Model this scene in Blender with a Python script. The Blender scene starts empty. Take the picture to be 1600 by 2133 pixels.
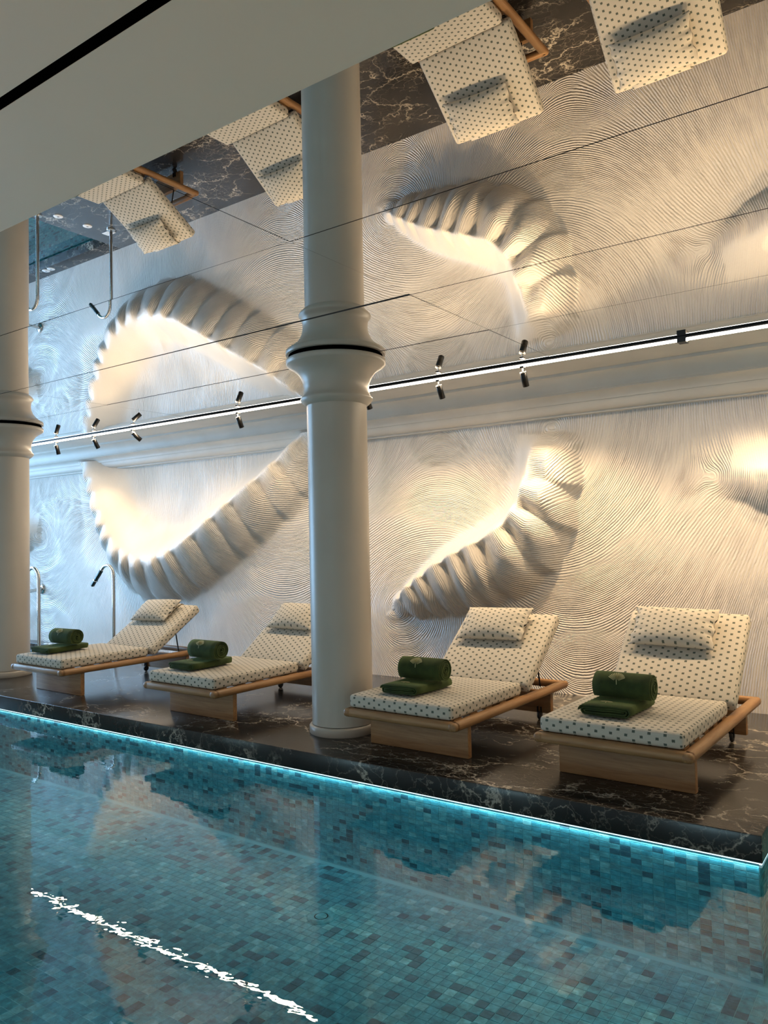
import bpy, bmesh, math, random
import numpy as np
from mathutils import Matrix, Vector
random.seed(7); np.random.seed(7)
PI = math.pi
sc = bpy.context.scene
COL = sc.collection

# ------------------------------------------------------------------ camera
CAMR = ((0.8138455870637562, 0.039566342768564786, 0.5797325805375876),
        (0.5806699467712773, -0.017847431264398566, -0.8139434145651064),
        (-0.021858026752022024, 0.9990575427457535, -0.03750003932431111))
CAM = Vector((0, 0, 1.4)); FPX = 1619.0
cd = bpy.data.cameras.new('camera'); cam = bpy.data.objects.new('camera', cd); COL.objects.link(cam)
m = Matrix(CAMR).to_4x4(); m.translation = CAM; cam.matrix_world = m
cd.sensor_fit = 'VERTICAL'; cd.sensor_height = 36; cd.sensor_width = 27; cd.lens = FPX/2133*36
cd.clip_start = .05; cd.clip_end = 100
sc.camera = cam

# ------------------------------------------------------------------ world, daylight, exposure
w = bpy.data.worlds.new('world'); sc.world = w; w.use_nodes = True
wb = w.node_tree.nodes['Background']; wb.inputs[0].default_value = (1, .87, .71, 1); wb.inputs[1].default_value = .18
sc.view_settings.view_transform = 'Standard'; sc.view_settings.look = 'None'
sc.view_settings.gamma = 1; sc.view_settings.use_curve_mapping = False
sc.view_settings.exposure = 0.72
sc.cycles.max_bounces = 8; sc.cycles.transparent_max_bounces = 10
sc.cycles.sample_clamp_indirect = 4; sc.cycles.blur_glossy = .5

def area(name, loc, to, sx, sy, power, col):
    l = bpy.data.lights.new(name, 'AREA'); l.shape = 'RECTANGLE'; l.size = sx; l.size_y = sy
    l.energy = power; l.color = col
    o = bpy.data.objects.new(name, l); COL.objects.link(o)
    o.matrix_world = (Vector(loc)-Vector(to)).to_track_quat('Z', 'Y').to_matrix().to_4x4()
    o.location = loc
    return o
# daylight of the tall window in the left end wall and of the glazed front behind the camera
area('window_daylight', (-13.9, 4.2, 1.45), (-6, 5.4, 1.1), 3.6, 2.3, 300, (.36, .65, 1))
area('front_window_daylight', (-4.5, -2.7, 1.4), (-4.5, 4, .8), 9, 2.2, 22, (.50, .78, 1))

# ------------------------------------------------------------------ constants of the place (metres)
H = 2.788          # mirror ceiling
WY = 6.63          # sculpted wall plane
SY = 3.965         # front edge of the marble deck
SXR, SXL = -.722, -9.15
WZ = -.14          # water level
PZ = -.70          # pool floor
def proj(p):
    c = Matrix(CAMR).transposed() @ (Vector(p)-CAM)
    if c.z > -.05: return None
    return 800+FPX*c.x/-c.z, 1066.5-FPX*c.y/-c.z

# ------------------------------------------------------------------ node helpers
class NT:
    def __init__(s, name):
        s.m = bpy.data.materials.new(name); s.m.use_nodes = True; s.t = s.m.node_tree; s.n = s.t.nodes
        s.b = s.n['Principled BSDF']; s.out = s.n['Material Output']
    def add(s, typ, **kw):
        n = s.n.new(typ)
        for k, v in kw.items():
            if k == 'ins':
                for a, b in v.items(): s.set(n.inputs[a], b)
            else: setattr(n, k, v)
        return n
    def set(s, sock, v):
        if hasattr(v, 'is_output'): s.t.links.new(v, sock)
        elif isinstance(v, (tuple, list)) and len(v) == 3 and sock.type == 'RGBA': sock.default_value = (*v, 1)
        else: sock.default_value = v
    def math(s, op, a, b=None, c=None):
        n = s.add('ShaderNodeMath', operation=op); s.set(n.inputs[0], a)
        if b is not None: s.set(n.inputs[1], b)
        if c is not None: s.set(n.inputs[2], c)
        return n.outputs[0]
    def noise(s, vec, scale, detail=3, rough=.5, dist=0):
        n = s.add('ShaderNodeTexNoise'); s.set(n.inputs['Vector'], vec)
        n.inputs['Scale'].default_value = scale; n.inputs['Detail'].default_value = detail
        n.inputs['Roughness'].default_value = rough; n.inputs['Distortion'].default_value = dist
        return n.outputs['Fac']
    def mapping(s, vec, scale=(1, 1, 1), rot=(0, 0, 0), loc=(0, 0, 0)):
        n = s.add('ShaderNodeMapping'); s.set(n.inputs[0], vec)
        n.inputs['Location'].default_value = loc; n.inputs['Rotation'].default_value = rot; n.inputs['Scale'].default_value = scale
        return n.outputs[0]
    def coord(s, k='Object'):
        return s.add('ShaderNodeTexCoord').outputs[k]
    def ramp(s, fac, stops, mode='LINEAR'):
        n = s.add('ShaderNodeValToRGB'); s.set(n.inputs[0], fac); e = n.color_ramp.elements; n.color_ramp.interpolation = mode
        while len(e) < len(stops): e.new(.5)
        for x, (p, c) in zip(e, stops): x.position = p; x.color = (*c, 1) if len(c) == 3 else c
        return n.outputs[0]
    def mix(s, fac, a, b):
        n = s.add('ShaderNodeMix', data_type='RGBA'); s.set(n.inputs[0], fac); s.set(n.inputs[6], a); s.set(n.inputs[7], b)
        return n.outputs[2]
    def bump(s, h, dist, strength=1):
        n = s.add('ShaderNodeBump'); s.set(n.inputs['Height'], h); n.inputs['Distance'].default_value = dist
        n.inputs['Strength'].default_value = strength
        s.t.links.new(n.outputs[0], s.b.inputs['Normal']); return n
    def p(s, **kw):
        for k, v in kw.items(): s.set(s.b.inputs[k.replace('_', ' ')], v)
        return s
    def surf(s, shader): s.t.links.new(shader, s.out.inputs[0])

def plain(name, col, rough=.5, metal=0, **kw):
    t = NT(name); t.p(Base_Color=col, Roughness=rough, Metallic=metal, **kw); return t.m
M = {}
def make_materials():
    # painted plaster (columns, cornice, soffit)
    t = NT('painted_plaster'); n = t.noise(t.coord(), 3, 4)
    t.p(Base_Color=t.ramp(n, [(.3, (.62, .585, .53)), (.7, (.68, .645, .59))]), Roughness=.55)
    t.bump(t.noise(t.coord(), 60, 3), .0015, .5); M['paint'] = t.m
    t = NT('column_paint'); n = t.noise(t.coord(), 2, 4)
    t.p(Base_Color=t.ramp(n, [(.3, (.42, .385, .33)), (.7, (.47, .43, .37))]), Roughness=.36); t.bump(t.noise(t.coord(), 40, 3), .0012, .4); M['column'] = t.m
    t = NT('soffit_paint'); n = t.noise(t.coord(), 1.2, 3)
    t.p(Base_Color=t.ramp(n, [(.3, (.88, .73, .57)), (.7, (.90, .755, .60))]), Roughness=.6); M['soffit'] = t.m
    # raked white plaster of the sculpted wall
    t = NT('raked_plaster')
    phi = t.add('ShaderNodeAttribute', attribute_name='phi').outputs['Fac']
    gm = t.add('ShaderNodeAttribute', attribute_name='groove').outputs['Fac']
    oc = t.coord()
    n1 = t.noise(oc, 5, 4, .6); n2 = t.noise(oc, 28, 3, .6); n3 = t.noise(oc, 1.4, 2)
    octv = t.add('ShaderNodeAttribute', attribute_name='octave').outputs['Fac']
    octv = t.math('MULTIPLY_ADD', n3, .9, t.math('SUBTRACT', octv, .45))
    o0 = t.math('FLOOR', octv); fo = t.math('SUBTRACT', octv, o0)
    fo = t.add('ShaderNodeMapRange', interpolation_type='SMOOTHSTEP', ins={0: fo, 1: .3, 2: .7}).outputs[0]
    jit = t.math('MULTIPLY_ADD', n1, .75, t.math('MULTIPLY', n2, .42))
    ph = t.math('MULTIPLY', phi, t.math('POWER', 2, o0))
    s1 = t.math('SINE', t.math('MULTIPLY', t.math('ADD', ph, jit), 2*PI))
    s2 = t.math('SINE', t.math('MULTIPLY', t.math('MULTIPLY_ADD', ph, 2, jit), 2*PI))
    hm = t.add('ShaderNodeMix', data_type='FLOAT', ins={0: fo, 2: s1, 3: s2})
    hh = hm.outputs[0]
    # broken strokes: fine noise stretched along the grooves (position + groove phase as coordinates)
    sep = t.add('ShaderNodeSeparateXYZ'); t.set(sep.inputs[0], oc)
    cmb = t.add('ShaderNodeCombineXYZ'); t.set(cmb.inputs[0], t.math('MULTIPLY', phi, 60)); t.set(cmb.inputs[1], t.math('MULTIPLY', sep.outputs[0], 5)); t.set(cmb.inputs[2], t.math('MULTIPLY', sep.outputs[2], 5))
    brk = t.noise(cmb.outputs[0], 1.0, 3, .6)
    amp = t.math('MULTIPLY', gm, t.math('MULTIPLY_ADD', brk, 2.2, -.40))
    hh = t.math('MULTIPLY_ADD', hh, amp, t.math('MULTIPLY', t.noise(oc, 70, 3), .25))
    t.bump(hh, .0044, 1.0)
    t.p(Base_Color=t.ramp(n3, [(.3, (.70, .665, .62)), (.7, (.76, .725, .68))]), Roughness=.34); t.b.inputs['Specular IOR Level'].default_value = .45
    M['plaster'] = t.m
    # dark veined marble
    def marble(name, off):
        t = NT(name); oc = t.mapping(t.coord(), loc=(off, off*.7, 0))
        warp = t.add('ShaderNodeTexNoise'); t.set(warp.inputs['Vector'], oc); warp.inputs['Scale'].default_value = 2.2; warp.inputs['Detail'].default_value = 6; warp.inputs['Roughness'].default_value = .62
        def vein(scale, k, thin, seed):
            a = t.add('ShaderNodeVectorMath', operation='MULTIPLY_ADD'); t.set(a.inputs[0], warp.outputs['Color']); a.inputs[1].default_value = (k, k, k); t.set(a.inputs[2], t.mapping(oc, rot=(.2, .1, .6+seed), scale=(1, 1.9, 1), loc=(seed, seed, seed)))
            v = t.add('ShaderNodeTexVoronoi', feature='DISTANCE_TO_EDGE'); t.set(v.inputs['Vector'], a.outputs[0]); v.inputs['Scale'].default_value = scale
            r = t.add('ShaderNodeMapRange'); t.set(r.inputs[0], v.outputs['Distance']); r.inputs[1].default_value = thin; r.inputs[2].default_value = 0; return r.outputs[0]
        patch = t.ramp(t.noise(oc, 1.7, 4, .6), [(.42, (0, 0, 0)), (.62, (1, 1, 1))])
        v1 = t.math('MULTIPLY', t.math('POWER', vein(1.5, 1.1, .035, 0), 1.6), patch)
        v2 = t.math('MULTIPLY', t.math('POWER', vein(4.0, .7, .03, 3), 1.5), t.ramp(t.noise(oc, 2.6, 3), [(.5, (0, 0, 0)), (.66, (1, 1, 1))]))
        v3 = t.math('MULTIPLY', t.math('POWER', vein(9, .5, .05, 5), 2), t.math('MULTIPLY', patch, .35))
        v = t.math('MINIMUM', t.math('ADD', t.math('ADD', v1, v2), v3), 1)
        base = t.ramp(t.noise(oc, 2.4, 6, .65), [(.3, (.010, .0095, .009)), (.6, (.026, .023, .0205)), (.8, (.052, .044, .036))])
        t.p(Base_Color=t.mix(t.math('MULTIPLY', v, .8), base, (.58, .52, .43)), Roughness=.2)
        t.b.inputs['Specular IOR Level'].default_value = .38
        return t.m
    M['marble'] = marble('dark_marble', 3.1)
    # teak
    def teak(name, axis):
        t = NT(name); sc3 = [16, 16, 16]; sc3[axis] = 1.1
        oc = t.mapping(t.coord(), scale=sc3); n = t.noise(oc, 1.6, 6, .6, .6); n2 = t.noise(t.mapping(oc, scale=(6, 6, 6)), 2, 3)
        f = t.math('MULTIPLY_ADD', n2, .18, t.math('MULTIPLY', n, .85))
        t.p(Base_Color=t.ramp(f, [(.28, (.17, .075, .025)), (.5, (.31, .162, .064)), (.72, (.42, .25, .112))]), Roughness=.45)
        t.bump(f, .0008, .4); return t.m
    M['teak_x'] = teak('teak_crosswise', 0); M['teak_y'] = teak('teak_lengthwise', 1); M['teak_z'] = teak('teak_upright', 2)
    # woven fabric with small dark dashes
    t = NT('dashed_fabric'); uv = t.coord('UV'); sp = t.add('ShaderNodeSeparateXYZ'); t.set(sp.inputs[0], uv)
    cu = t.math('DIVIDE', sp.outputs[0], .042); ci = t.math('FLOOR', cu); fu = t.math('FRACT', cu)
    cv = t.math('MULTIPLY_ADD', t.math('MODULO', t.math('ABSOLUTE', ci), 2), .5, t.math('DIVIDE', sp.outputs[1], .050)); fv = t.math('FRACT', cv)
    wob = t.math('MULTIPLY_ADD', t.noise(uv, 220, 2), .12, -.06)
    du = t.math('LESS_THAN', t.math('ABSOLUTE', t.math('ADD', t.math('SUBTRACT', fu, .5), wob)), .20)
    dv0 = t.math('ABSOLUTE', t.math('ADD', t.math('SUBTRACT', fv, .5), wob)); dv = t.math('LESS_THAN', dv0, .15)
    dash = t.math('MULTIPLY', du, dv)
    wv = t.noise(t.mapping(uv, scale=(1, 9, 1)), 260, 2); wv2 = t.noise(t.mapping(uv, scale=(9, 1, 1)), 260, 2)
    weave = t.math('ADD', wv, wv2)
    base = t.ramp(t.math('MULTIPLY', weave, .5), [(.35, (.50, .455, .375)), (.65, (.62, .57, .48))])
    dcol = t.mix(t.math('MULTIPLY', dv0, 4.5), (.035, .06, .05), (.14, .15, .105))
    t.p(Base_Color=t.mix(t.math('MULTIPLY', dash, .93), base, dcol), Roughness=.9); t.bump(weave, .0009, .6); M['fabric'] = t.m
    # towel
    t = NT('green_towel'); n = t.noise(t.coord(), 9, 4, .6); n2 = t.noise(t.coord(), 420, 2)
    t.p(Base_Color=t.ramp(n, [(.3, (.013, .028, .004)), (.7, (.040, .062, .009))]), Roughness=.9)
    t.b.inputs['Sheen Weight'].default_value = .22; t.b.inputs['Sheen Tint'].default_value = (.45, .7, .2, 1); t.b.inputs['Sheen Roughness'].default_value = .4
    t.bump(n2, .0016, .7); M['towel'] = t.m
    M['emblem'] = plain('pale_gold_thread', (.42, .40, .20), .6)
    # metals and plastics
    M['steel'] = plain('brushed_steel', (.62, .60, .57), .16, 1)
    M['black'] = plain('black_metal', (.008, .008, .008), .35, .3)
    M['void'] = plain('black_recess', (.001, .001, .001), 1); M['void'].node_tree.nodes['Principled BSDF'].inputs['Specular IOR Level'].default_value = 0
    M['dark_reflection'] = plain('dark_reflection', (.012, .03, .03), .3, .5)  # dark reflection in the steel, put into the colour
    M['disc'] = plain('white_cover', (.75, .76, .76), .35)
    M['rubber'] = plain('black_rubber', (.012, .012, .013), .6)
    # mirror
    t = NT('ceiling_mirror'); t.p(Base_Color=(.86, .86, .85), Metallic=1, Roughness=0); M['mirror'] = t.m
    M['mirror_edge'] = plain('mirror_edge', (.03, .03, .03), .3)
    # emitters
    def emit(name, col, st):
        t = NT(name); e = t.add('ShaderNodeEmission'); t.set(e.inputs[0], col); e.inputs[1].default_value = st; t.surf(e.outputs[0]); return t.m
    M['led'] = emit('led_diffuser', (1, .93, .84), 7)
    M['pool_led'] = emit('pool_edge_led', (.6, .92, 1), 1.2)
    M['lens'] = emit('spot_lens', (1, .82, .58), 12)
    # pool tiles, six shades of teal stone
    shades = [(.055, .30, .365), (.06, .315, .38), (.078, .34, .40), (.11, .385, .43), (.20, .48, .51), (.024, .115, .155)]
    for i, c in enumerate(shades):
        t = NT('pool_tile_%d' % i); oc = t.add('ShaderNodeNewGeometry').outputs['Position']
        n = t.noise(t.mapping(oc, scale=(1, 1, 2.4)), 22, 6, .65, .4)
        lo = tuple(x*.55 for x in c); hi = tuple(min(1, x*1.55+.02) for x in c)
        t.p(Base_Color=t.ramp(n, [(.3, lo), (.5, c), (.72, hi)]), Roughness=.4); t.bump(n, .002, .5); M['tile%d' % i] = t.m
    M['grout'] = plain('teal_grout', (.20, .50, .55), .8)
    # water: clear sheet, Fresnel mirror over what lies below
    t = NT('pool_water'); oc = t.coord()
    n = t.noise(t.mapping(oc, scale=(1, 1.6, 1)), 8, 2, .45, .3); n2 = t.noise(oc, 26, 1)
    bmp = t.add('ShaderNodeBump'); t.set(bmp.inputs['Height'], t.math('MULTIPLY_ADD', n2, .25, n)); bmp.inputs['Distance'].default_value = .0010; bmp.inputs['Strength'].default_value = .5
    fr = t.add('ShaderNodeFresnel'); fr.inputs['IOR'].default_value = 1.5; t.set(fr.inputs['Normal'], bmp.outputs[0])
    tr = t.add('ShaderNodeBsdfTransparent'); tr.inputs[0].default_value = (.72, .95, .98, 1)
    gl = t.add('ShaderNodeBsdfGlossy'); gl.inputs['Roughness'].default_value = 0; t.set(gl.inputs['Normal'], bmp.outputs[0])
    mx = t.add('ShaderNodeMixShader'); t.set(mx.inputs[0], fr.outputs[0]); t.set(mx.inputs[1], tr.outputs[0]); t.set(mx.inputs[2], gl.outputs[0]); t.surf(mx.outputs[0]); M['water'] = t.m
    t = NT('window_glass'); tr = t.add('ShaderNodeBsdfTransparent'); gl = t.add('ShaderNodeBsdfGlossy'); gl.inputs['Roughness'].default_value = 0
    fr = t.add('ShaderNodeFresnel'); fr.inputs['IOR'].default_value = 1.4
    mx = t.add('ShaderNodeMixShader'); t.set(mx.inputs[0], fr.outputs[0]); t.set(mx.inputs[1], tr.outputs[0]); t.set(mx.inputs[2], gl.outputs[0]); t.surf(mx.outputs[0]); M['glass'] = t.m
make_materials()

# ------------------------------------------------------------------ mesh helpers
class MB:
    def __init__(s): s.v = []; s.f = []; s.mi = []; s.uv = []; s.sm = []
    def add(s, v, f, mi=0, uv=None, smooth=True):
        o = len(s.v); s.v += [tuple(p) for p in v]
        for k, q in enumerate(f):
            s.f.append(tuple(i+o for i in q)); s.mi.append(mi); s.sm.append(smooth)
            s.uv.append(uv[k] if uv else None)
        return s
    def box(s, a, b, mi=0):
        x0, y0, z0 = a; x1, y1, z1 = b
        v = [(x0, y0, z0), (x1, y0, z0), (x1, y1, z0), (x0, y1, z0), (x0, y0, z1), (x1, y0, z1), (x1, y1, z1), (x0, y1, z1)]
        return s.add(v, [(3, 2, 1, 0), (4, 5, 6, 7), (0, 1, 5, 4), (1, 2, 6, 5), (2, 3, 7, 6), (3, 0, 4, 7)], mi, None, False)
    def mesh(s, name, mats):
        me = bpy.data.meshes.new(name); me.from_pydata(s.v, [], s.f)
        for mt in (mats if isinstance(mats, (list, tuple)) else [mats]): me.materials.append(M[mt] if isinstance(mt, str) else mt)
        me.polygons.foreach_set('material_index', s.mi); me.polygons.foreach_set('use_smooth', s.sm)
        if any(u is not None for u in s.uv):
            ul = me.uv_layers.new(name='UVMap'); k = 0; arr = []
            for q, u in zip(s.f, s.uv):
                arr += [c for p in (u or [(0, 0)]*len(q)) for c in p]
            ul.data.foreach_set('uv', arr)
        me.update(); return me
    def build(s, name, mats, parent=None, mat=None):
        return link(name, s.mesh(name, mats), parent, mat)
def link(name, me, parent=None, mat=None):
    o = bpy.data.objects.new(name, me); COL.objects.link(o)
    if parent is not None: o.parent = parent
    if mat is not None: o.matrix_basis = mat
    return o
def tag(o, label=None, cat=None, group=None, kind=None):
    if label: o['label'] = label
    if cat: o['category'] = cat
    if group: o['group'] = group
    if kind: o['kind'] = kind
    return o
def empty(name, loc, rz=0):
    o = bpy.data.objects.new(name, None); COL.objects.link(o); o.location = loc; o.rotation_euler = (0, 0, rz); o.empty_display_size = .1; return o
def T(x=0, y=0, z=0): return Matrix.Translation((x, y, z))

def rounded_box(size, r, n=8, puff=0, uvs=False, disp=None):
    """rounded box centred on the origin; puff swells the large faces; UVs in metres per face"""
    hx = [s/2 for s in size]; r = min(r, min(hx)*.999); mb = MB()
    def ticks(h):
        k = 3; a = [-h+r*(1-math.cos(PI/2*i/k)) for i in range(k)]   # dense in the rounding
        inner = [-h+r+(2*h-2*r)*i/n for i in range(n+1)] if h-r > 1e-5 else [0]
        return a+inner+[-x for x in reversed(a)]
    tk = [ticks(h) for h in hx]
    for ax in range(3):
        b, c = (ax+1) % 3, (ax+2) % 3
        for sg in (-1, 1):
            B, Cc = tk[b], tk[c]; vs = []; pl = []
            for u in B:
                for v in Cc:
                    p = [0, 0, 0]; p[ax] = sg*hx[ax]; p[b] = u; p[c] = v
                    q = [max(-hx[i]+r, min(hx[i]-r, p[i])) for i in range(3)]
                    d = Vector(p)-Vector(q)
                    if d.length > 1e-9: d = d.normalized()*r
                    o = Vector(q)+d
                    if puff:
                        o[ax] += sg*puff*(1-(u/hx[b])**4)*(1-(v/hx[c])**4) if ax == 2 else sg*puff*.35*(1-(u/hx[b])**4)*(1-(v/hx[c])**4)
                    if disp: o = disp(o)
                    vs.append(o); pl.append((u, v))
            fs = []; us = []; nc = len(Cc)
            for i in range(len(B)-1):
                for j in range(nc-1):
                    q = (i*nc+j, (i+1)*nc+j, (i+1)*nc+j+1, i*nc+j+1)
                    if sg < 0: q = q[::-1]
                    fs.append(q)
                    if uvs:
                        def U(k):
                            u, v = pl[k]
                            if ax == 2: return (u+5, v+5)        # x,y
                            if ax == 1: return (v+5, u+5)        # z->v, x->u
                            return (u+5.02, v+5)                 # y,z
                        us.append([U(k) for k in q])
            mb.add(vs, fs, 0, us if uvs else None, True)
    # weld seams
    return mb
def weld(me, d=1e-4):
    bm = bmesh.new(); bm.from_mesh(me); bmesh.ops.remove_doubles(bm, verts=bm.verts, dist=d); bm.to_mesh(me); bm.free(); me.update(); return me
def rbox_obj(name, size, r, mat, parent, at, n=3, puff=0, uvs=False, rot=None, disp=None):
    me = weld(rounded_box(size, r, n, puff, uvs, disp).mesh(name, mat))
    mm = T(*at)
    if rot is not None: mm = mm @ rot
    return link(name, me, parent, mm)
def lathe(prof, seg=48, z=True):
    mb = MB(); n = len(prof); v = []
    for i in range(seg):
        a = 2*PI*i/seg
        for r, h in prof: v.append((r*math.cos(a), r*math.sin(a), h))
    f = []
    for i in range(seg):
        k = (i+1) % seg
        for j in range(n-1): f.append((i*n+j, k*n+j, k*n+j+1, i*n+j+1))
    mb.add(v, f); return mb
def tube(path, rad, seg=12, cap=True):
    P = [Vector(p) for p in path]; mb = MB(); v = []; n = len(P)
    rads = rad if isinstance(rad, (list, tuple)) else [rad]*n
    t0 = (P[1]-P[0]).normalized(); up = Vector((0, 0, 1)) if abs(t0.z) < .9 else Vector((1, 0, 0)); a = t0.cross(up).normalized()
    for i in range(n):
        t = ((P[min(i+1, n-1)]-P[max(i-1, 0)])).normalized(); a = (a-t*a.dot(t)).normalized(); b = t.cross(a)
        for k in range(seg):
            g = 2*PI*k/seg; v.append(P[i]+(a*math.cos(g)+b*math.sin(g))*rads[i])
    f = [(i*seg+k, i*seg+(k+1) % seg, (i+1)*seg+(k+1) % seg, (i+1)*seg+k) for i in range(n-1) for k in range(seg)]
    mb.add(v, f)
    if cap:
        mb.add([v[k] for k in range(seg)], [tuple(reversed(range(seg)))], 0, None, False); mb.add(v[-seg:], [tuple(range(seg))], 0, None, False)
    return mb

# ================================================================== STRUCTURE
# ---- sculpted wall ------------------------------------------------
def catmull(P, step=.02):
    P = np.array(P, float); Q = np.vstack([2*P[0]-P[1], P, 2*P[-1]-P[-2]]); out = []
    for i in range(1, len(Q)-2):
        n = max(3, int(np.linalg.norm(Q[i+1]-Q[i])/step))
        t = np.linspace(0, 1, n, endpoint=False)[:, None]
        a, b, c, d = Q[i-1], Q[i], Q[i+1], Q[i+2]
        out.append(.5*((2*b)+(-a+c)*t+(2*a-5*b+4*c-d)*t**2+(-a+3*b-3*c+d)*t**3))
    return np.vstack(out+[P[-1:]])
X0, X1, Z0, Z1, DS = -13.4, 1.4, -.16, 2.60, .01
gx = np.arange(X0, X1+1e-6, DS); gz = np.arange(Z0, Z1+1e-6, DS)
GX, GZ = np.meshgrid(gx, gz)
# centre lines (x, z), half width, protrusion along the line, rib pitch, phi(s)
FORMS = [
 dict(p=[(-9.86, 2.75), (-9.66, 2.42), (-9.45, 1.98), (-9.22, 1.58), (-8.92, 1.28), (-8.5, 1.13), (-8.05, 1.16), (-7.62, 1.33), (-7.1, 1.62), (-6.55, 1.94), (-6.0, 2.26), (-5.55, 2.58), (-5.3, 2.75)],
      w=[(0, .22), (.15, .28), (.35, .44), (.5, .50), (.8, .46), (1, .40)], iw=[(0, .40), (.3, .46), (.45, .36), (.55, .22), (1, .16)], a=[(0, .26), (.15, .32), (.35, .38), (.6, .40), (.85, .34), (1, .28)], pitch=[(0, .25), (.3, .27), (.45, .32), (.6, .40), (1, .40)], ex=1.5, sc=.04, rd=.24, rf=.55, phi=lambda s, L: s),
 dict(p=[(-4.62, .70), (-4.30, .92), (-3.95, 1.12), (-3.60, 1.28), (-3.27, 1.42), (-3.05, 1.60), (-2.93, 1.84), (-2.87, 2.08), (-2.83, 2.36)],
      w=[(0, .12), (.12, .30), (.35, .54), (.6, .52), (.8, .36), (1, .26)], iw=[(0, .05), (.3, .13), (.6, .16), (1, .22)], a=[(0, .02), (.1, .22), (.4, .38), (.65, .42), (.84, .38), (.94, .27), (1, .0)], pitch=[(0, .20), (.5, .26), (1, .30)], ex=3.0, sc=.05, rd=.32, rf=.2, phi=lambda s, L: s+2.15),
 dict(p=[(-1.42, 1.86), (-1.15, 1.84), (-.85, 1.80), (-.5, 1.78), (-.1, 1.85), (.4, 2.0), (1.0, 2.2), (1.8, 2.4)],
      w=[(0, .16), (.1, .26), (.3, .36), (1, .4)], iw=[(0, .2), (1, .3)], a=[(0, .0), (.06, .1), (.2, .28), (.5, .34), (1, .34)], pitch=[(0, .3), (1, .3)], ex=1.6, sc=.02, rd=.2, rf=.5, phi=lambda s, L: 3.45-s),
 dict(p=[(-13.9, 1.2), (-13.2, 1.25), (-12.6, 1.42), (-12.1, 1.55), (-11.6, 1.62), (-11.15, 1.60)],
      w=[(0, .4), (.6, .4), (.9, .26), (1, .15)], iw=[(0, .3), (1, .2)], a=[(0, .34), (.6, .32), (.9, .2), (1, .0)], pitch=[(0, .3), (1, .3)], ex=1.6, sc=.02, rd=.2, rf=.5, phi=lambda s, L: .35+.9*(L-s)),
]
def nearest(Q, px, pz):
    S = np.concatenate([[0], np.cumsum(np.linalg.norm(np.diff(Q, axis=0), axis=1))])
    Tn = np.gradient(Q, axis=0); Tn /= np.linalg.norm(Tn, axis=1)[:, None]
    s = np.empty(px.shape); d = np.empty(px.shape)
    for k in range(0, px.size, 20000):
        a = px[k:k+20000, None]-Q[None, :, 0]; b = pz[k:k+20000, None]-Q[None, :, 1]
        i = np.argmin(a*a+b*b, axis=1); r = np.arange(len(i)); aa = a[r, i]; bb = b[r, i]; t = Tn[i]
        s[k:k+20000] = S[i]+np.clip(aa*t[:, 0]+bb*t[:, 1], -.02, .02)
        cr = t[:, 0]*bb-t[:, 1]*aa
        d[k:k+20000] = -np.sign(cr)*np.hypot(aa, bb)
    return s, d, S[-1]
sstep = lambda a, b, x: (lambda t: t*t*(3-2*t))(np.clip((x-a)/(b-a), 0, 1))
def blur(A, n=1):
    for _ in range(n):
        A = np.pad(A, 1, mode='edge'); A = (A[:-2, 1:-1]+2*A[1:-1, 1:-1]+A[2:, 1:-1])/4
        A = np.pad(A, ((0, 0), (1, 1)), mode='edge'); A = (A[:, :-2]+2*A[:, 1:-1]+A[:, 2:])/4
    return A
HT = np.zeros(GX.shape); GM = np.ones(GX.shape)
for F in FORMS:
    Q = catmull(F['p']); F['Q'] = Q
    x0, x1 = Q[:, 0].min()-1.0, Q[:, 0].max()+1.0
    sel = (GX > x0) & (GX < x1)
    s, d, L = nearest(Q, GX[sel], GZ[sel]); F['L'] = L
    t = np.clip(s/L, 0, 1)
    wd = np.interp(t, *zip(*F['w'])); A = np.interp(t, *zip(*F['a']))
    ss = np.linspace(0, L, 400); cph = np.concatenate([[0], np.cumsum(np.diff(ss)/np.interp(ss[1:]/L, *zip(*F['pitch'])))])
    cph = cph+.10*np.sin(cph*2.3+1)                       # ribs of uneven length
    ph = np.interp(s, ss, cph)
    iwd = np.interp(t, *zip(*F['iw']))
    f0 = ph-np.floor(ph); l0 = np.where(f0 < .68, np.sin(PI/2*f0/.68), np.cos(PI/2*(f0-.68)/.32))
    d = d+F['sc']*(l0-.5)*np.where(d < 0, np.exp(-(d/.10)**2), 1)                                 # knobbed crest line
    u = np.where(d > 0, d/wd, d/iwd)
    ph2 = ph+.22*np.clip(u, 0, 1.4)**1.5
    fr = ph2-np.floor(ph2)
    lobe = np.where(fr < .68, np.sin(PI/2*fr/.68), np.cos(PI/2*(fr-.68)/.32))
    uo = u/(1+.08*lobe)
    g = np.where(u < 0, np.exp(-(np.abs(u)/.95)**2.0), np.clip(1-np.clip(uo, 0, 1.2)**F['ex'], 0, 1))
    g = np.where((u > 0) & (g < .3), g*g/.6+.15*(g > 0)*np.clip(g/.3, 0, 1), g)
    rib = sstep(-.40, .05, u)*(1-F['rf']*sstep(.2, 1.0, u))
    h = A*g*(1-F['rd']*rib*(1-lobe))
    HT[sel] = np.maximum(HT[sel], h)
    smooth_zone = sstep(-1.9, -1.2, u)*(1-sstep(-.35, .05, u))*(A > .05)
    GM[sel] = np.minimum(GM[sel], 1-.88*smooth_zone)
HT = blur(HT, 2)
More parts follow.
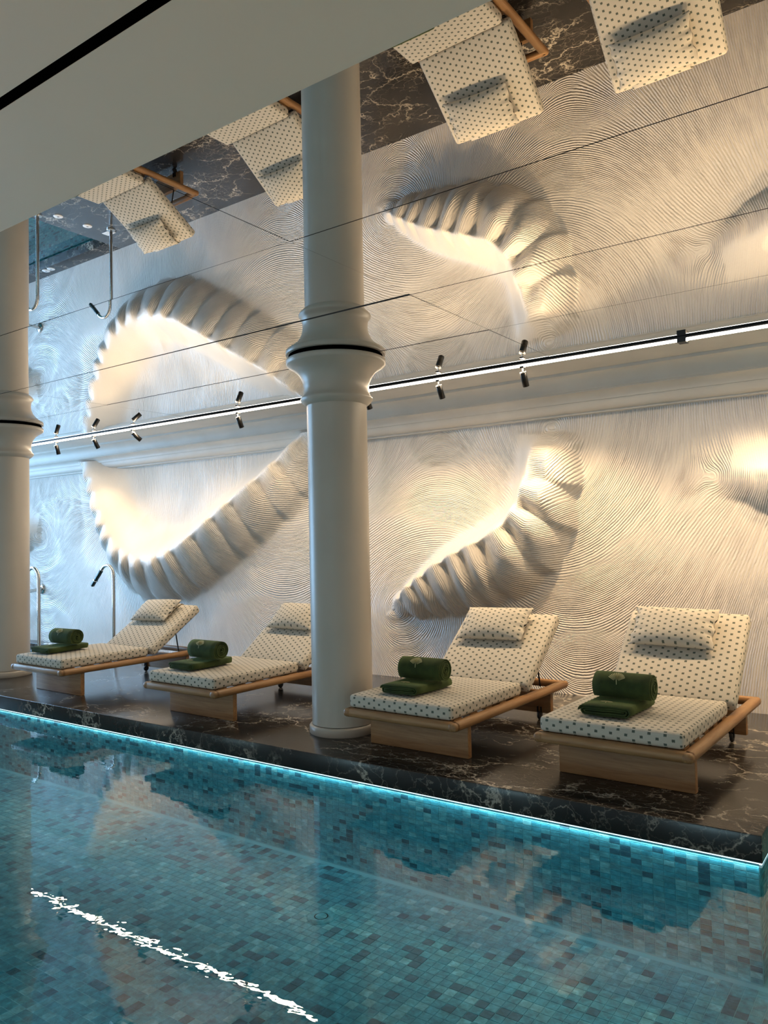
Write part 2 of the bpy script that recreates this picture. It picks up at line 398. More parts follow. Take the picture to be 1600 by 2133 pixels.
# groove potential: harmonic between the forms, so the rake lines leave each form square and sweep across to the next
def potential(step):
    cx_ = np.arange(X0, X1+step*.5, step); cz_ = np.arange(Z0, Z1+step*.5, step)
    A, B = np.meshgrid(cx_, cz_); fix = np.zeros(A.shape, bool); val = np.zeros(A.shape)
    for F in FORMS:
        s, d, L = nearest(F['Q'], A.ravel(), B.ravel()); s = s.reshape(A.shape); d = np.abs(d).reshape(A.shape)
        wd = np.interp(np.clip(s/L, 0, 1), *zip(*F['w']))
        k = d < np.maximum(step*.8, .35*wd); fix |= k; val = np.where(k, F['phi'](s, L), val)
    return cx_, cz_, fix, val
prev = None
for step, its in ((.16, 6000), (.08, 2500), (.04, 900), (.02, 260)):
    cx_, cz_, fix, val = potential(step)
    if prev is None: U = np.where(fix, val, val[fix].mean())
    else:
        px_, pz_, PU = prev
        tmp = np.array([np.interp(cx_, px_, r) for r in PU]); U = np.array([np.interp(cz_, pz_, tmp[:, i]) for i in range(tmp.shape[1])]).T
        U = np.where(fix, val, U)
    for _ in range(its):
        Pd = np.pad(U, 1, mode='edge'); U = np.where(fix, val, .25*(Pd[:-2, 1:-1]+Pd[2:, 1:-1]+Pd[1:-1, :-2]+Pd[1:-1, 2:]))
    prev = (cx_, cz_, U)
U = blur(U, 3)
tmp = np.array([np.interp(gx, cx_, r) for r in U]); PHI = np.array([np.interp(gz, cz_, tmp[:, i]) for i in range(tmp.shape[1])]).T
PHI = blur(PHI, 2)
nz, nx = GX.shape
co = np.stack([GX, WY-HT, GZ], -1).reshape(-1, 3).astype(np.float32)
idx = np.arange(nz*nx).reshape(nz, nx)
fc = np.stack([idx[:-1, :-1], idx[:-1, 1:], idx[1:, 1:], idx[1:, :-1]], -1).reshape(-1, 4).astype(np.int32)
me = bpy.data.meshes.new('wall_back')
me.vertices.add(len(co)); me.vertices.foreach_set('co', co.ravel())
me.loops.add(fc.size); me.loops.foreach_set('vertex_index', fc.ravel())
me.polygons.add(len(fc)); me.polygons.foreach_set('loop_start', np.arange(0, fc.size, 4, dtype=np.int32)); me.polygons.foreach_set('loop_total', np.full(len(fc), 4, np.int32))
me.polygons.foreach_set('use_smooth', np.ones(len(fc), bool)); me.materials.append(M['plaster'])
me.update(calc_edges=True)
gz_, gx_ = np.gradient(PHI, DS); GR = blur(np.hypot(gz_, gx_), 12)
OCT = np.log2(1/(.019*np.maximum(GR, .02)))
for nm, arr in (('phi', PHI), ('groove', GM), ('octave', OCT)):
    at = me.attributes.new(nm, 'FLOAT', 'POINT'); at.data.foreach_set('value', arr.ravel().astype(np.float32))
wall = link('wall_back', me)
tag(wall, 'white raked plaster wall with swelling ribbed reliefs behind the loungers', 'wall', kind='structure')

# ---- cornice ------------------------------------------------------
def el(cy, cz, fy, fz, n=9): return [(cy+fy(PI/2*k/n), cz+fz(PI/2*k/n)) for k in range(n+1)]
groups = [[(5.664, H+.002), (6.22, H+.002)], [(6.22, H+.002), (6.22, 2.766)],
          el(6.22, 2.646, lambda a: .12*math.sin(a), lambda a: .12*math.cos(a)), [(6.34, 2.646), (6.355, 2.646)], [(6.355, 2.646), (6.355, 2.634)],
          el(6.355, 2.57, lambda a: .10*math.sin(a), lambda a: .064*math.cos(a)), [(6.455, 2.57), (6.47, 2.57)],
          el(6.535, 2.57, lambda a: -.065*math.cos(a), lambda a: -.075*math.sin(a)), [(6.535, 2.495), (6.56, 2.495)], [(6.56, 2.495), (6.56, 2.478)], [(6.56, 2.478), (6.66, 2.478)]]
mb = MB()
for g_ in groups:
    n = len(g_); mb.add([(x, y, z) for x in (-13.4, 1.4) for y, z in g_], [(j, j+1, n+j+1, n+j) for j in range(n-1)], 0, None, n > 3)
co_ = mb.build('trim_1', 'paint'); tag(co_, 'grey-white plaster cove cornice running above the sculpted wall', 'cornice', kind='structure')

# ---- mirror ceiling -----------------------------------------------
ceil = MB().box((-13.4, 1.70, H+.012), (1.4, 6.7, H+.05)).build('ceiling', 'void')
tag(ceil, 'mirrored ceiling of large panels reflecting loungers and wall', 'ceiling', kind='structure')
YJ = [1.72, 2.64, 3.641, 4.59, 5.60]; XJ = [-13.3, -10.76, -6.57, -2.378, 1.4]
TILT = {(0, 2): (-.0012, .0), (1, 2): (.0035, -.001), (2, 2): (.003, 0), (3, 2): (.002, 0), (1, 3): (.0022, 0), (2, 3): (.0005, 0), (1, 1): (.003, 0), (2, 1): (.002, 0)}
for j in range(4):
    for i in range(4):
        a, b = Vector((XJ[i]+.0022, YJ[j]+.0022, 0)), Vector((XJ[i+1]-.0022, YJ[j+1]-.0022, .008)); c = (a+b)/2
        mb = MB().box(a-Vector((c.x, c.y, 0)), b-Vector((c.x, c.y, 0)))
        mb.mi = [1, 1, 1, 1, 1, 1]; mb.mi[0] = 0
        tl = TILT.get((j, i), (0, 0))
        o = mb.build('mirror_panel', ['mirror', 'mirror_edge'], ceil, T(c.x, c.y, H) @ Matrix.Rotation(tl[0], 4, 'X') @ Matrix.Rotation(tl[1], 4, 'Y'))
# ---- painted soffit towards the camera, with a black slot ----------
zs = H-.03
mb = MB(); k = 1.358/1.388
ys = 1.77*k; s0, s1 = 1.236*k, 1.275*k
mb.box((-13.4, s1, zs), (4, ys, H+.2)); mb.box((-13.4, -1.2, zs), (4, s0, H+.2))
so = mb.build('ceiling_soffit', 'soffit'); tag(so, 'plain beige soffit with a black slot at the upper left', 'soffit', kind='structure')
MB().box((-13.4, s0-.001, zs+.002), (4, s1+.001, zs+.05)).build('slot_recess', 'void', so)

# ---- deck slab ----------------------------------------------------
deck = weld(rounded_box((SXR-SXL, WY-SY+.05, .128), .004, 2).mesh('floor', 'marble'))
deck = link('floor', deck, None, T((SXR+SXL)/2, (WY+SY+.05)/2, -.064)); tag(deck, 'dark veined marble deck beside the pool under the loungers', 'floor', kind='structure')
kerb = weld(rounded_box((4.24, .24, .128), .004, 2).mesh('trim_2', 'marble'))
kerb = link('trim_2', kerb, None, T(SXL-2.12, 6.52, -.064)); tag(kerb, 'narrow dark marble kerb along the foot of the wall at the left', 'kerb', kind='structure')
kerb = weld(rounded_box((2.1, .24, .128), .004, 2).mesh('trim_3', 'marble'))
kerb = link('trim_3', kerb, None, T(SXR+1.06, 6.52, -.064)); tag(kerb, 'narrow dark marble kerb along the foot of the wall at the right', 'kerb', kind='structure')
# opposite bank, below the camera; made pale to bounce light onto the soffit
bank = MB().box((-13.4, -1.2, -.14), (4, .75, 0)).build('floor_front', 'soffit'); tag(bank, 'pale stone bank of the pool under the viewer', 'floor', kind='structure')

# ---- pool ---------------------------------------------------------
TW, TH, G = .0545, .0268, .0017
def tile_mesh(a, b, shade):
    mb = MB(); e = .0012; z = .0022; a -= G; b -= G
    v = [(-a/2, -b/2, 0), (a/2, -b/2, 0), (a/2, b/2, 0), (-a/2, b/2, 0), (-a/2+e, -b/2+e, z), (a/2-e, -b/2+e, z), (a/2-e, b/2-e, z), (-a/2+e, b/2-e, z)]
    mb.add(v, [(4, 5, 6, 7), (0, 1, 5, 4), (1, 2, 6, 5), (2, 3, 7, 6), (3, 0, 4, 7)], shade, None, False); return mb
def visible(p):
    q = proj(p); return q and -10 < q[0] < 1610 and 1400 < q[1] < 2140
def tile_field(parent, origin, eu, ev, nu, nv, a, b, single=300, mask=None, lim=None):
    """tiles on the plane origin + i*a*eu + j*b*ev; the largest in view as objects, the rest as one mesh"""
    eu, ev = Vector(eu), Vector(ev); en = eu.cross(ev); R = Matrix((eu, ev, en)).transposed().to_4x4(); cand = []; rest = MB()
    protos = [tile_mesh(a, b, 0).mesh('tile', 'tile%d' % k) for k in range(6)]; tv = tile_mesh(a, b, 0)
    lst = []
    for i in range(nu):
        for j in range(nv):
            p = Vector(origin)+eu*(a*(i+.5))+ev*(b*(j+.5))
            if mask and not mask(p): continue
            sh = random.choices(range(6), (21, 21, 21, 18, 9, 10))[0]
            area_ = 0
            if single and visible(p) and (lim is None or lim(p)):
                q = proj(p); q1 = proj(p+eu*a); q2 = proj(p+ev*b)
                area_ = abs((q1[0]-q[0])*(q2[1]-q[1])-(q1[1]-q[1])*(q2[0]-q[0]))
            lst.append((area_, p, sh))
    lst.sort(key=lambda t: -t[0])
    for k, (ar, p, sh) in enumerate(lst):
        mm = T(*p) @ R
        if k < single and ar > 0: link('tile', protos[sh], parent, mm)
        else: rest.add([mm @ Vector(q) for q in tv.v], tv.f, sh, None, False)
    o = rest.build('tiling', ['tile%d' % k for k in range(6)], parent); o['kind'] = 'stuff'
    return o
PWY = SY+.02       # tile face under the slab edge
poolf = MB().box((-13.4, .7, PZ-.1), (4, 6.5, PZ)).build('floor_pool', 'grout'); tag(poolf, 'teal stone mosaic floor of the pool under water', 'pool floor', kind='structure')
def in_pool(p): return p.y < PWY-.02 or p.x > SXR-.02+.03 or p.x < SXL+.0
def clear_floor(p):
    q = proj(p); return q[1] > 1650
tile_field(poolf, (-11.0, 1.0, PZ), (1, 0, 0), (0, 1, 0), 230, 100, TW, TW, 300, in_pool, clear_floor)
pw = MB().box((SXL, PWY, PZ), (SXR-.02, PWY+.1, -.128)).build('wall_pool', 'grout'); tag(pw, 'teal mosaic pool wall below the marble deck edge', 'pool wall', kind='structure')
nr = int((-.131-PZ)/TH)
tile_field(pw, (SXR-.02, PWY, -.131), (-1, 0, 0), (0, 0, -1), int((SXR-SXL)/TW), nr, TW, TH, 300)
pe = MB().box((SXR-.12, PWY+.1, PZ), (SXR-.02, 6.4, -.128)).build('wall_pool_end', 'grout'); tag(pe, 'pool wall turning the corner under the right end of the deck', 'pool wall', kind='structure')
tile_field(pe, (SXR-.02, 6.4, -.131), (0, -1, 0), (0, 0, -1), 44, nr, TW, TH, 0)
pl = MB().box((SXL, PWY+.1, PZ), (SXL+.1, 6.4, -.128)).build('wall_pool_left', 'grout'); tag(pl, 'pool wall under the far left end of the deck', 'pool wall', kind='structure')
pk = MB().box((-13.4, 6.42, PZ), (SXL, 6.5, -.128)).box((SXR-.02, 6.42, PZ), (1.4, 6.5, -.128)).build('wall_pool_back', 'grout'); tag(pk, 'pool wall under the kerb at the foot of the sculpted wall', 'pool wall', kind='structure')
tile_field(pk, (SXL, 6.42, -.131), (-1, 0, 0), (0, 0, -1), 60, nr, TW, TH, 0)
pn = MB().box((-13.4, .65, PZ), (4, .74, -.14)).build('wall_pool_front', 'grout'); tag(pn, 'near wall of the pool below the viewer', 'pool wall', kind='structure')
# water surface
mb = MB(); mb.add([(-13.4, .74, WZ), (4, .74, WZ), (4, PWY, WZ), (-13.4, PWY, WZ)], [(0, 1, 2, 3)])
mb.add([(SXR-.02, PWY, WZ), (4, PWY, WZ), (4, 6.42, WZ), (SXR-.02, 6.42, WZ)], [(0, 1, 2, 3)])
mb.add([(-13.4, PWY, WZ), (SXL, PWY, WZ), (SXL, 6.42, WZ), (-13.4, 6.42, WZ)], [(0, 1, 2, 3)])
wt = mb.build('pool_water', 'water'); tag(wt, 'clear blue pool water mirroring wall and loungers', 'water', kind='stuff')
# LED strip under the lip of the deck
led = empty('edge_light', (SXR, SY, -.13)); tag(led, 'thin glowing strip under the lip of the marble deck at the waterline', 'light strip')
MB().box((SXL-SXR, .005, -.004), (-.004, .014, -.001)).build('front_strip', 'pool_led', led)
MB().box((-.016, .004, -.006), (-.004, 2.4, -.001)).build('end_strip', 'pool_led', led)
area('edge_strip_light', ((SXL+SXR)/2, SY+.010, WZ-.004), ((SXL+SXR)/2, SY-.25, WZ-.6), SXR-SXL, .012, 5.5, (.65, .9, 1))
# added fill lights under water, unseen and without fixtures, to brighten the pool
for x in (-9, -7, -5, -3, -1, 1):
    area('pool_fill_light', (x, .80, -.45), (x-.2, 3, -.6), .5, .12, 3, (.75, .92, 1))

# ---- end wall with window -----------------------------------------
mb = MB(); mb.box((-14.1, -3, -.14), (-13.4, 2.3, H+.2)); mb.box((-14.1, 6.1, -.14), (-13.4, 6.7, H+.2)); mb.box((-14.1, 2.3, 2.62), (-13.4, 6.1, H+.2)); mb.box((-14.1, 2.3, -.14), (-13.4, 6.1, .25))
wl = mb.build('wall_left', 'paint'); tag(wl, 'plain end wall with a tall window, far left', 'wall', kind='structure')
wn = empty('window_1', (-13.7, 4.2, .25)); tag(wn, 'tall daylight window in the far left end wall', 'window', kind='structure')
fm = MB()
for y in (-1.9, -.66, .60, 1.84): fm.box((-.04, y, 0), (.04, y+.06, 2.37))
fm.box((-.04, -1.9, 0), (.04, 1.9, .06)); fm.box((-.04, -1.9, 2.31), (.04, 1.9, 2.37)); fm.build('window_frame', 'black', wn)
for y0, y1 in ((-1.84, -.66), (-.60, .60), (.66, 1.84)): MB().box((-.004, y0, .06), (.004, y1, 2.31)).build('pane', 'glass', wn)

# ================================================================== COLUMNS
def column(x, y, label):
    c = empty('column', (x, y, 0)); tag(c, label, 'column', 'cast columns on the deck')
    R = .226
    lathe([(0, .07), (R+.002, .07), (R, .09), (R, 2.46), (0, 2.46)][1:4]).build('shaft', 'column', c)
    lathe([(.244, 0), (.248, .006), (.248, .05), (.242, .06), (.226, .066), (.22, .066)]).build('base_ring', 'column', c)
    cap = [(R-.004, 2.425), (R+.012, 2.43), (.262, 2.452), (.274, 2.47), (.272, 2.483), (.258, 2.495), (.249, 2.52), (.246, 2.56), (.252, 2.60), (.268, 2.64), (.296, 2.68), (.335, 2.71), (.366, 2.728), (.376, 2.738), (.377, 2.768), (.374, 2.771), (.2, 2.771)]
    lathe(cap, 64).build('capital', 'column', c)
    lathe([(.355, 2.770), (.355, 2.7875), (.3, 2.7875)], 48).build('shadow_gap', 'void', c)
    return c
column(-3.665, 4.56, 'cream round column with flared capital standing between the middle loungers')
column(-8.52, 4.66, 'cream round column with flared capital at the left edge')

# ================================================================== TRACK AND SPOTLIGHTS
TY = 5.628
tr = empty('light_track', (-3, TY, H)); tag(tr, 'long black ceiling track with a glowing white strip above the wall', 'light track')
mb = MB(); pr = [(-.018, -.001), (-.018, -.011), (-.012, -.0135), (.046, -.0222), (.052, -.0222), (.052, -.001)]
mb.add([(x, y, z) for x in (-10.3, 4.4) for y, z in pr], [(j, (j+1) % 6, 6+(j+1) % 6, 6+j) for j in range(6)], 0, None, False); mb.build('rail', 'black', tr)
for a, b in ((-10.3, 1.56), (1.62, 4.4)):
    mb = MB(); mb.add([(a, -.010, -.0155), (b, -.010, -.0155), (b, .045, -.0238), (a, .045, -.0238)], [(0, 1, 2, 3)], 0, None, False); mb.build('led_strip', 'led', tr)
MB().box((1.56, -.022, -.042), (1.62, .054, -.001)).build('connector', 'black', tr)
area('led_strip_light', (-3.0, TY+.018, H-.0245), (-3, TY+.018-.45, 0), 14, .045, 80, (1, .74, .47))
sxs = [(-2.63, 0, 28), (-3.41, 0, 30), (-4.18, 0, 28), (-5.83, 0, 26), (-7.56, 40, 48), (-8.32, 0, 32), (-9.125, 0, 18), (-.68, -25, 30), (.25, -20, 30)]
names = {-2.63: 'rightmost black track spotlight in view, on the track right of the column', -3.41: 'black track spotlight nearest the column on its right side', -4.18: 'black track spotlight mostly hidden behind the column shaft',
         -5.83: 'lone black track spotlight just left of the middle column', -7.56: 'steeply tilted black track spotlight, third from the left', -8.32: 'black track spotlight, second from the left', -9.125: 'leftmost black track spotlight, beside the left column',
         -.68: 'black track spotlight past the right edge of the picture, aimed left', .25: 'outermost black track spotlight past the right edge'}
def spot(x, az, tilt, target, power, blend=.35, size=70):
    r = empty('spotlight', (x, TY, H-.03)); tag(r, names[x], 'spotlight', 'track spotlights above the wall')
    tube([(0, 0, 0), (0, 0, -.045)], .006, 8).build('stem', 'steel', r)
    MB().box((-.016, -.02, -.012), (.016, .02, 0)).build('adapter', 'black', r)
    a, tl = math.radians(az), math.radians(tilt)
    dr = Vector((math.sin(tl)*math.sin(a), math.sin(tl)*math.cos(a), -math.cos(tl)))
    p0 = Vector((0, 0, -.045)); L = .118
    q = dr.to_track_quat('Z', 'Y').to_matrix().to_4x4()
    b = lathe([(.0, 0), (.022, 0), (.026, .004), (.026, L), (.022, L), (.021, L-.012)], 20).build('body', 'black', r, T(*p0) @ q)
    lathe([(.0275, .0), (.0275, .004), (.022, .005)], 20).build('collar', 'steel', b)
    lathe([(.021, L-.012), (.0, L-.010)], 20).build('lens', 'lens', b)
    l = bpy.data.lights.new('spot_beam', 'SPOT'); l.energy = power; l.color = (1, .68, .36); l.spot_size = math.radians(size); l.spot_blend = blend; l.shadow_soft_size = .016
    o = bpy.data.objects.new('spot_beam', l); COL.objects.link(o)
    src = Vector((x, TY, H-.03))+p0+dr*(L+.012)
    o.matrix_world = (src-Vector(target)).to_track_quat('Z', 'Y').to_matrix().to_4x4(); o.location = src
SP = 80
for x, az, tl in sxs:
    dx = math.tan(math.radians(tl))*math.sin(math.radians(az)); 
    tgt = {-7.56: (-6.9, 6.5, .9), -.68: (-1.35, 6.5, .7), .25: (-.5, 6.5, .7), -2.63: (-2.45, 6.5, .7), -3.41: (-3.75, 6.5, .7), -9.125: (-9.2, 6.5, .7)}.get(x, (x, 6.5, .7))
    spot(x, az, tl, tgt, SP*(.9 if x > -1 else .25 if x < -5 else .46 if x < -3 else .8), .8, 92)

# ================================================================== LOUNGERS
HINGE = Vector((0, .765, .352)); ZT = .3675; BL = .735
def recline(deg):
    a = math.radians(deg); return Vector((0, math.cos(a), math.sin(a))), Vector((0, -math.sin(a), math.cos(a)))
def lounger(x, y, label, deg, rz_=0):
    BD, BN = recline(deg)
    r = empty('sun_lounger', (x, y, 0), rz_); tag(r, label, 'sun lounger', 'sun loungers in a row on the deck')
    hw = .45; rz = .247; rw = .072; rh = .058
    rbox_obj('front_rail', (2*hw, rw, rh), .027, 'teak_x', r, (0, -.235+rw/2, rz))
    rbox_obj('rear_rail', (2*hw-.01, rw*.8, rh), .022, 'teak_x', r, (0, 1.47-rw/2, rz))
    for s in (-1, 1):
        rbox_obj('side_rail', (rw, 1.71, rh), .027, 'teak_y', r, (s*(hw-rw/2), .6175, rz), 6)
    rbox_obj('cross_bar', (2*hw-2*rw+.01, .05, .035), .008, 'teak_x', r, (0, .80, rz-.005))
    rbox_obj('front_leg', (.785, .045, .222), .006, 'teak_x', r, (0, .0225, .111))
    rbox_obj('rear_leg', (.785, .045, .170), .006, 'teak_x', r, (0, 1.27, .135))
    for s in (-1, 1):
        w_ = lathe([(0, -.011), (.026, -.011), (.030, -.007), (.030, .007), (.026, .011), (0, .011)], 20).build('caster', 'rubber', r, T(s*.30, 1.245, .030) @ Matrix.Rotation(PI/2, 4, 'Y'))
        MB().box((s*.30-.016, 1.23, .03), (s*.30-.012, 1.26, .10)).box((s*.30+.012, 1.23, .03), (s*.30+.016, 1.26, .10)).build('caster_bracket', 'black', r)
    # slatted base under the seat
    for k in range(5): MB().box((-.38, -.14+k*.20, .262), (.38, -.05+k*.20, .2755)).build('slat', 'teak_x', r)
    me_ = rbox_obj('seat_mattress', (.815, .965, .088), .024, 'fabric', r, (-.015, .2875, .3205), 9, .005, True)
    R3 = Matrix((Vector((1, 0, 0)), BD, BN)).transposed().to_4x4()
    L = BL; c = HINGE+BD*(L/2)-BN*.047; c.x = .03
    rbox_obj('back_mattress', (.80, L, .092), .026, 'fabric', r, c, 9, .007, True, R3)
    cb = HINGE+BD*(L/2)-BN*.106
    rbox_obj('back_panel', (.74, L-.10, .016), .006, 'teak_x', r, cb, 2, 0, False, R3)
    for s in (-1, 1):
        a = HINGE+BD*.40-BN*.112; a.x = s*.33
        tube([a, (s*.33, 1.20, .262)], .0065, 8).build('strut', 'black', r)
    # piping seams along the mattress edges
    return r
def pillow_mesh(hw, hh, th, seed):
    rnd = np.random.RandomState(seed); nu, nv = 40, 24; mb = MB()
    ph = rnd.rand(6)*6
    vs = {}; V = []; 
    def pt(i, j, sg):
        u = -1+2*i/nu; v = -1+2*j/nv
        e = max(0, (1-abs(u)**2.6))**.55*max(0, (1-abs(v)**2.4))**.55
        pin = 1-.06*(1-v*v)*abs(u)**3; pin2 = 1-.09*(1-u*u)*abs(v)**3
        wr = .010*abs(u)**5*math.sin(v*13+ph[0]+2*sg)*(1-v*v)+.004*abs(u)**3*math.sin(v*23+ph[1])*(1-abs(v))+.003*math.sin(u*4+ph[2])*math.sin(v*3+ph[3])*e
        x = u*hw*pin+.006*math.sin(v*9+ph[4])*abs(u)**6; y = v*hh*pin2
        return (x, y, sg*th*e+wr)
    for sg in (1, -1):
        V = [pt(i, j, sg) for i in range(nu+1) for j in range(nv+1)]; F = []; UV = []
        for i in range(nu):
            for j in range(nv):
                q = (i*(nv+1)+j, (i+1)*(nv+1)+j, (i+1)*(nv+1)+j+1, i*(nv+1)+j+1)
                if sg < 0: q = q[::-1]
                F.append(q); UV.append([(3+V[k][0]*1.03, 3+V[k][1]*1.25) for k in q])
        mb.add(V, F, 0, UV)
    return weld(mb.mesh('pillow_cover', 'fabric'), 2e-4)
def pillow(x, y, dx, label, seed, tilt, deg, rz_):
    BD, BN = recline(deg)
    p = empty('head_pillow', (x, y, 0), rz_); tag(p, label, 'pillow', 'head pillows on the backrests')
    R3 = Matrix((Vector((1, 0, 0)), BD, BN)).transposed().to_4x4()
    c = HINGE+BD*(BL-.20)+BN*.060; c.x = dx
    link('cover', pillow_mesh(.285, .165, .068, seed), p, T(*c) @ R3 @ Matrix.Rotation(tilt, 4, 'Z') @ Matrix.Rotation(.10, 4, 'X'))
    # counterweight flap that runs over the top of the backrest
    f = MB(); path = [HINGE+BD*(BL+a)+BN*b for a, b in ((-.13, .0125), (-.05, .011), (-.015, .006), (.004, -.008), (.0095, -.03), (.0095, -.088), (.002, -.112), (-.03, -.124))]
    V = []; UVv = []; s_ = 0
    for k, q in enumerate(path):
        if k: s_ += (q-path[k-1]).length
        for xx in (-.21, -.07, .07, .21): V.append((dx+xx, q.y, q.z)); UVv.append((xx+3, s_+3))
    F = [(k*4+i, k*4+i+1, (k+1)*4+i+1, (k+1)*4+i) for k in range(len(path)-1) for i in range(3)]
    f.add(V, F, 0, [[UVv[i] for i in q] for q in F]); o = f.build('flap', 'fabric', p)
    sd = o.modifiers.new('thickness', 'SOLIDIFY'); sd.thickness = .005; sd.offset = 1
    return p
# ---- towels -------------------------------------------------------
def ribbon(center, thick, a0, a1, wob, nseg=6):
    """a folded strip: centre line in 2D swept along the third axis between a0 and a1; returns (verts in (axis, p, q), faces)"""
    P = np.array(center); Tn = np.gradient(P, axis=0); Tn /= np.linalg.norm(Tn, axis=1)[:, None]; N = np.stack([-Tn[:, 1], Tn[:, 0]], 1)
    n = len(P); V = []; F = []
    ring = lambda a, k: a
    levels = [a0+(a1-a0)*i/nseg for i in range(nseg+1)]
    off = wob
    for li, a in enumerate(levels):
        e = (li == 0)*-1+(li == nseg)*1
        for k in range(n):
            for sg in (1, -1):
                q = P[k]+N[k]*sg*thick/2*(.82 if e else 1)
                V.append((a+e*off[k], q[0], q[1]))
    st = 2*n
    for li in range(nseg):
        for k in range(n-1):
            a = li*st+2*k
            F.append((a, a+2, a+2+st, a+st)); F.append((a+1, a+1+st, a+3+st, a+3))
        a = li*st; F.append((a, a+st, a+1+st, a+1)); a = li*st+2*(n-1); F.append((a, a+1, a+1+st, a+st))
    for li, flip in ((0, False), (nseg, True)):
        for k in range(n-1):
            a = li*st+2*k; q = (a, a+1, a+3, a+2); F.append(q[::-1] if flip else q)
    return V, F
def fan(mapper, R0=.018, R1=.056, nb=11, span=58, stem=.014):
    mb = MB()
    for k in range(nb):
        a = math.radians(-span+2*span*k/(nb-1)); da = math.radians(span/(nb-1)*.62)
        rr = R1*(1-.10*abs(k-(nb-1)/2)/((nb-1)/2))
        pts = [(R0*math.sin(a-da*.5), R0*math.cos(a-da*.5)), (R0*math.sin(a+da*.5), R0*math.cos(a+da*.5)), (.6*rr*math.sin(a+da*.9), .6*rr*math.cos(a+da*.9)), (rr*math.sin(a+da), rr*math.cos(a+da)), (1.05*rr*math.sin(a), 1.05*rr*math.cos(a)), (rr*math.sin(a-da), rr*math.cos(a-da)), (.6*rr*math.sin(a-da*.9), .6*rr*math.cos(a-da*.9))]
        mb.add([mapper(u, v) for u, v in pts], [tuple(range(len(pts)))[::-1]], 0, None, False)
    mb.add([mapper(-.0025, R0*.9), mapper(.0025, R0*.9), mapper(.006, -stem), mapper(.002, -stem)], [(0, 1, 2, 3)], 0, None, False)
    return mb
def towels(x, y, dx, where, seed, yaw=0):
    rnd = np.random.RandomState(seed)
    f = empty('folded_towel', (x+dx-.02, y+.135, ZT+.006), yaw); tag(f, 'dark green folded towel on the '+where, 'towel', 'folded towels on the loungers')
    th = np.linspace(PI*.98, PI*.98-2*PI*2.3, 150); P = []
    for k, t in enumerate(th):
        turn = (th[0]-t)/(2*PI); r = .0285-.0112*turn; c = .125-.006*turn
        cs = math.cos(t); P.append((math.copysign(c, cs)*min(1, abs(cs)*3)+r*cs, .030+r*math.sin(t)+.002*math.sin(3*t+seed)))
    V, F = ribbon(P, .0098, -.215, .215, .003+.004*np.sin(th*2+seed)); mb = MB(); mb.add([(p, a, q+.004*math.sin(a*9+seed)*(p > 0)) for a, p, q in V], F, 0, None, True)
    cl = mb.build('cloth', 'towel', f)
    fan(lambda u, v: (-.03+u*.95, -.115+v*.85, .0655), R1=.05).build('fan_emblem', 'emblem', cl)
    g = empty('rolled_towel', (x+dx+.015, y+.185, ZT+.062), yaw+rnd.uniform(-.04, .04)); tag(g, 'dark green rolled towel on the '+where, 'towel', 'rolled towels on the loungers')
    t2 = np.linspace(0, 2*PI*5.1, 260)
    Rr = .079; P = [((Rr-.0142*t/(2*PI))*math.cos(-t-2.2), Rr+.005+.96*(Rr-.0142*t/(2*PI))*math.sin(-t-2.2)) for t in t2]
    V, F = ribbon(P, .0125, -.175, .165, .004*np.sin(t2*.7+seed)+.006*(t2/t2[-1])); mb = MB(); mb.add(V, F, 0, None, True); cl2 = mb.build('cloth', 'towel', g)
    def mp(u, v):
        a = math.radians(158)-v/Rr; R_ = Rr+.0078
        return (-.03+u, R_*math.cos(a), Rr+.005+.96*R_*math.sin(a))
    fan(mp, R1=.062, R0=.016, nb=13).build('fan_emblem', 'emblem', cl2)
LG = [(-1.510, 4.415, -.05, 'nearest lounger at the right', -.02), (-2.885, 4.375, -.06, 'lounger just right of the middle column', -.02), (-4.994, 4.350, -.12, 'lounger just left of the middle column', .0), (-7.05, 4.350, -.15, 'farthest lounger beside the chrome spouts', -.03)]
DEG = (44, 38.5, 35.5, 33.5); RZ = (-.018, -.018, -.02, -.02)
LAB = ['teak sun lounger nearest the viewer with cream dashed mattress, rightmost', 'teak sun lounger with cream dashed mattress just right of the middle column', 'teak sun lounger half hidden behind the middle column, on its left', 'teak sun lounger farthest away beside the chrome spouts, leftmost']
for k, (x, y, dx, wh, pdx) in enumerate(LG):
    lounger(x, y, LAB[k], DEG[k], RZ[k])
    pillow(x, y, pdx, 'cream dashed head pillow on the '+wh, 11+k, (-.02, .03, 0, .05)[k], DEG[k], RZ[k])
    towels(x, y, dx, wh, 3+k, (-.02, -.03, 0, .02)[k])

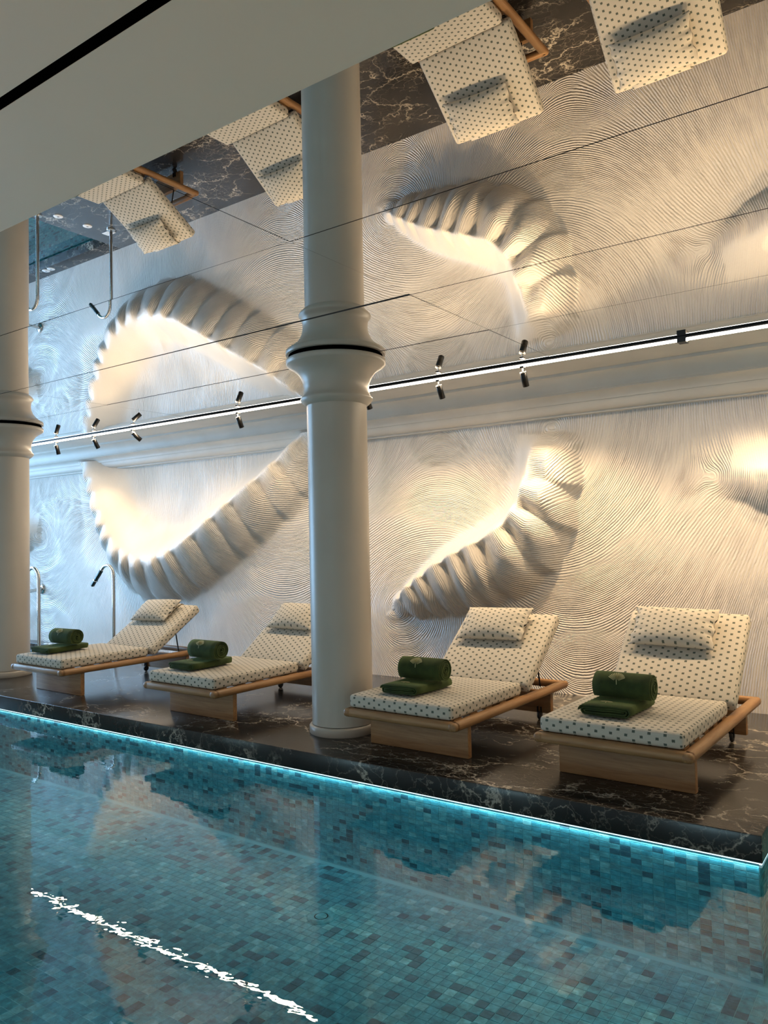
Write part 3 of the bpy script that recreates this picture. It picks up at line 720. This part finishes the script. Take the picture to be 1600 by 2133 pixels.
# ================================================================== SPOUTS AND POOL FITTINGS
def spout(x, y, label):
    r = empty('swan_neck_spout', (x, y, 0)); tag(r, label, 'water spout', 'steel swan-neck spouts')
    path = [(0, 0, .004), (0, 0, .5), (0, 0, 1.02)]
    for k in range(1, 13):
        a = PI*.78*k/12; path.append((-.135+.135*math.cos(a), 0, 1.03+.135*math.sin(a)))
    e = Vector(path[-1]); dv = (e-Vector(path[-2])).normalized(); path.append(e+dv*.06)
    tube(path, .0205, 16).build('pipe', 'steel', r)
    lathe([(0, .012), (.05, .012), (.055, .006), (.055, 0)], 24).build('base_plate', 'steel', r)
    q = dv.to_track_quat('Z', 'Y').to_matrix().to_4x4()
    o = rbox_obj('nozzle', (.046, .044, .30), .014, 'dark_reflection', r, e+dv*.17, 3, 0, False, q)  # steel end of the spout; its darkness is a reflection given as colour
    rbox_obj('clamp', (.056, .052, .014), .006, 'steel', r, e+dv*.215, 2, 0, False, q)
spout(-8.70, 6.16, 'brushed steel swan-neck spout standing clear behind the far left lounger')
spout(-9.03, 5.33, 'brushed steel swan-neck spout half hidden by the left column')
r = empty('wall_spout', (-11.14, WY, .79)); tag(r, 'short steel pipe with round flange on the wall, behind the left column', 'water spout')
lathe([(0, 0), (.075, 0), (.075, .012), (.03, .018)], 28).build('flange', 'steel', r, Matrix.Rotation(PI/2, 4, 'X'))
tube([(0, -.01, 0), (-.02, -.20, -.03), (-.05, -.34, -.08)], .026, 14).build('pipe', 'steel', r)
for k, (x, y, lb) in enumerate([(-8.85, 5.50, 'round white push cover on the marble by the farther corner, nearer the pool'), (-8.83, 5.90, 'round white push cover on the marble, next to the spout foot'), (-10.75, 6.48, 'round white cover on the wall kerb, left of the pair'), (-10.62, 6.48, 'round white cover on the wall kerb, right of the pair')]):
    d = empty('deck_cover', (x, y, 0)); tag(d, lb, 'deck cover', 'round white covers on the marble')
    lathe([(0, .007), (.05, .007), (.056, .004), (.058, 0)], 24).build('disc', 'disc', d)
    MB().box((-.016, -.003, .0068), (.016, .003, .0085)).box((-.003, -.016, .0068), (.003, .016, .0085)).build('cross_slot', 'black', d)
o = rbox_obj('access_plate', (.17, .10, .006), .002, 'disc', None, (-8.80, 6.20, .003), 2); tag(o, 'small white rectangular plate on the marble at the spout foot', 'access plate')
for x, y, lb in ((-2.90, 3.38, 'round grey drain cover on the pool floor below the middle column'), (-4.72, 3.55, 'round grey drain cover on the pool floor toward the left')):
    d = empty('pool_drain', (x, y, PZ+.003)); tag(d, lb, 'drain', 'drain covers on the pool floor')
    lathe([(0, .010), (.03, .010), (.034, .006), (.04, .006), (.046, .010), (.075, .010), (.082, 0)], 32).build('cover', 'tile2', d)
    lathe([(.034, .0065), (.040, .0065)], 32).build('ring_slot', 'void', d)
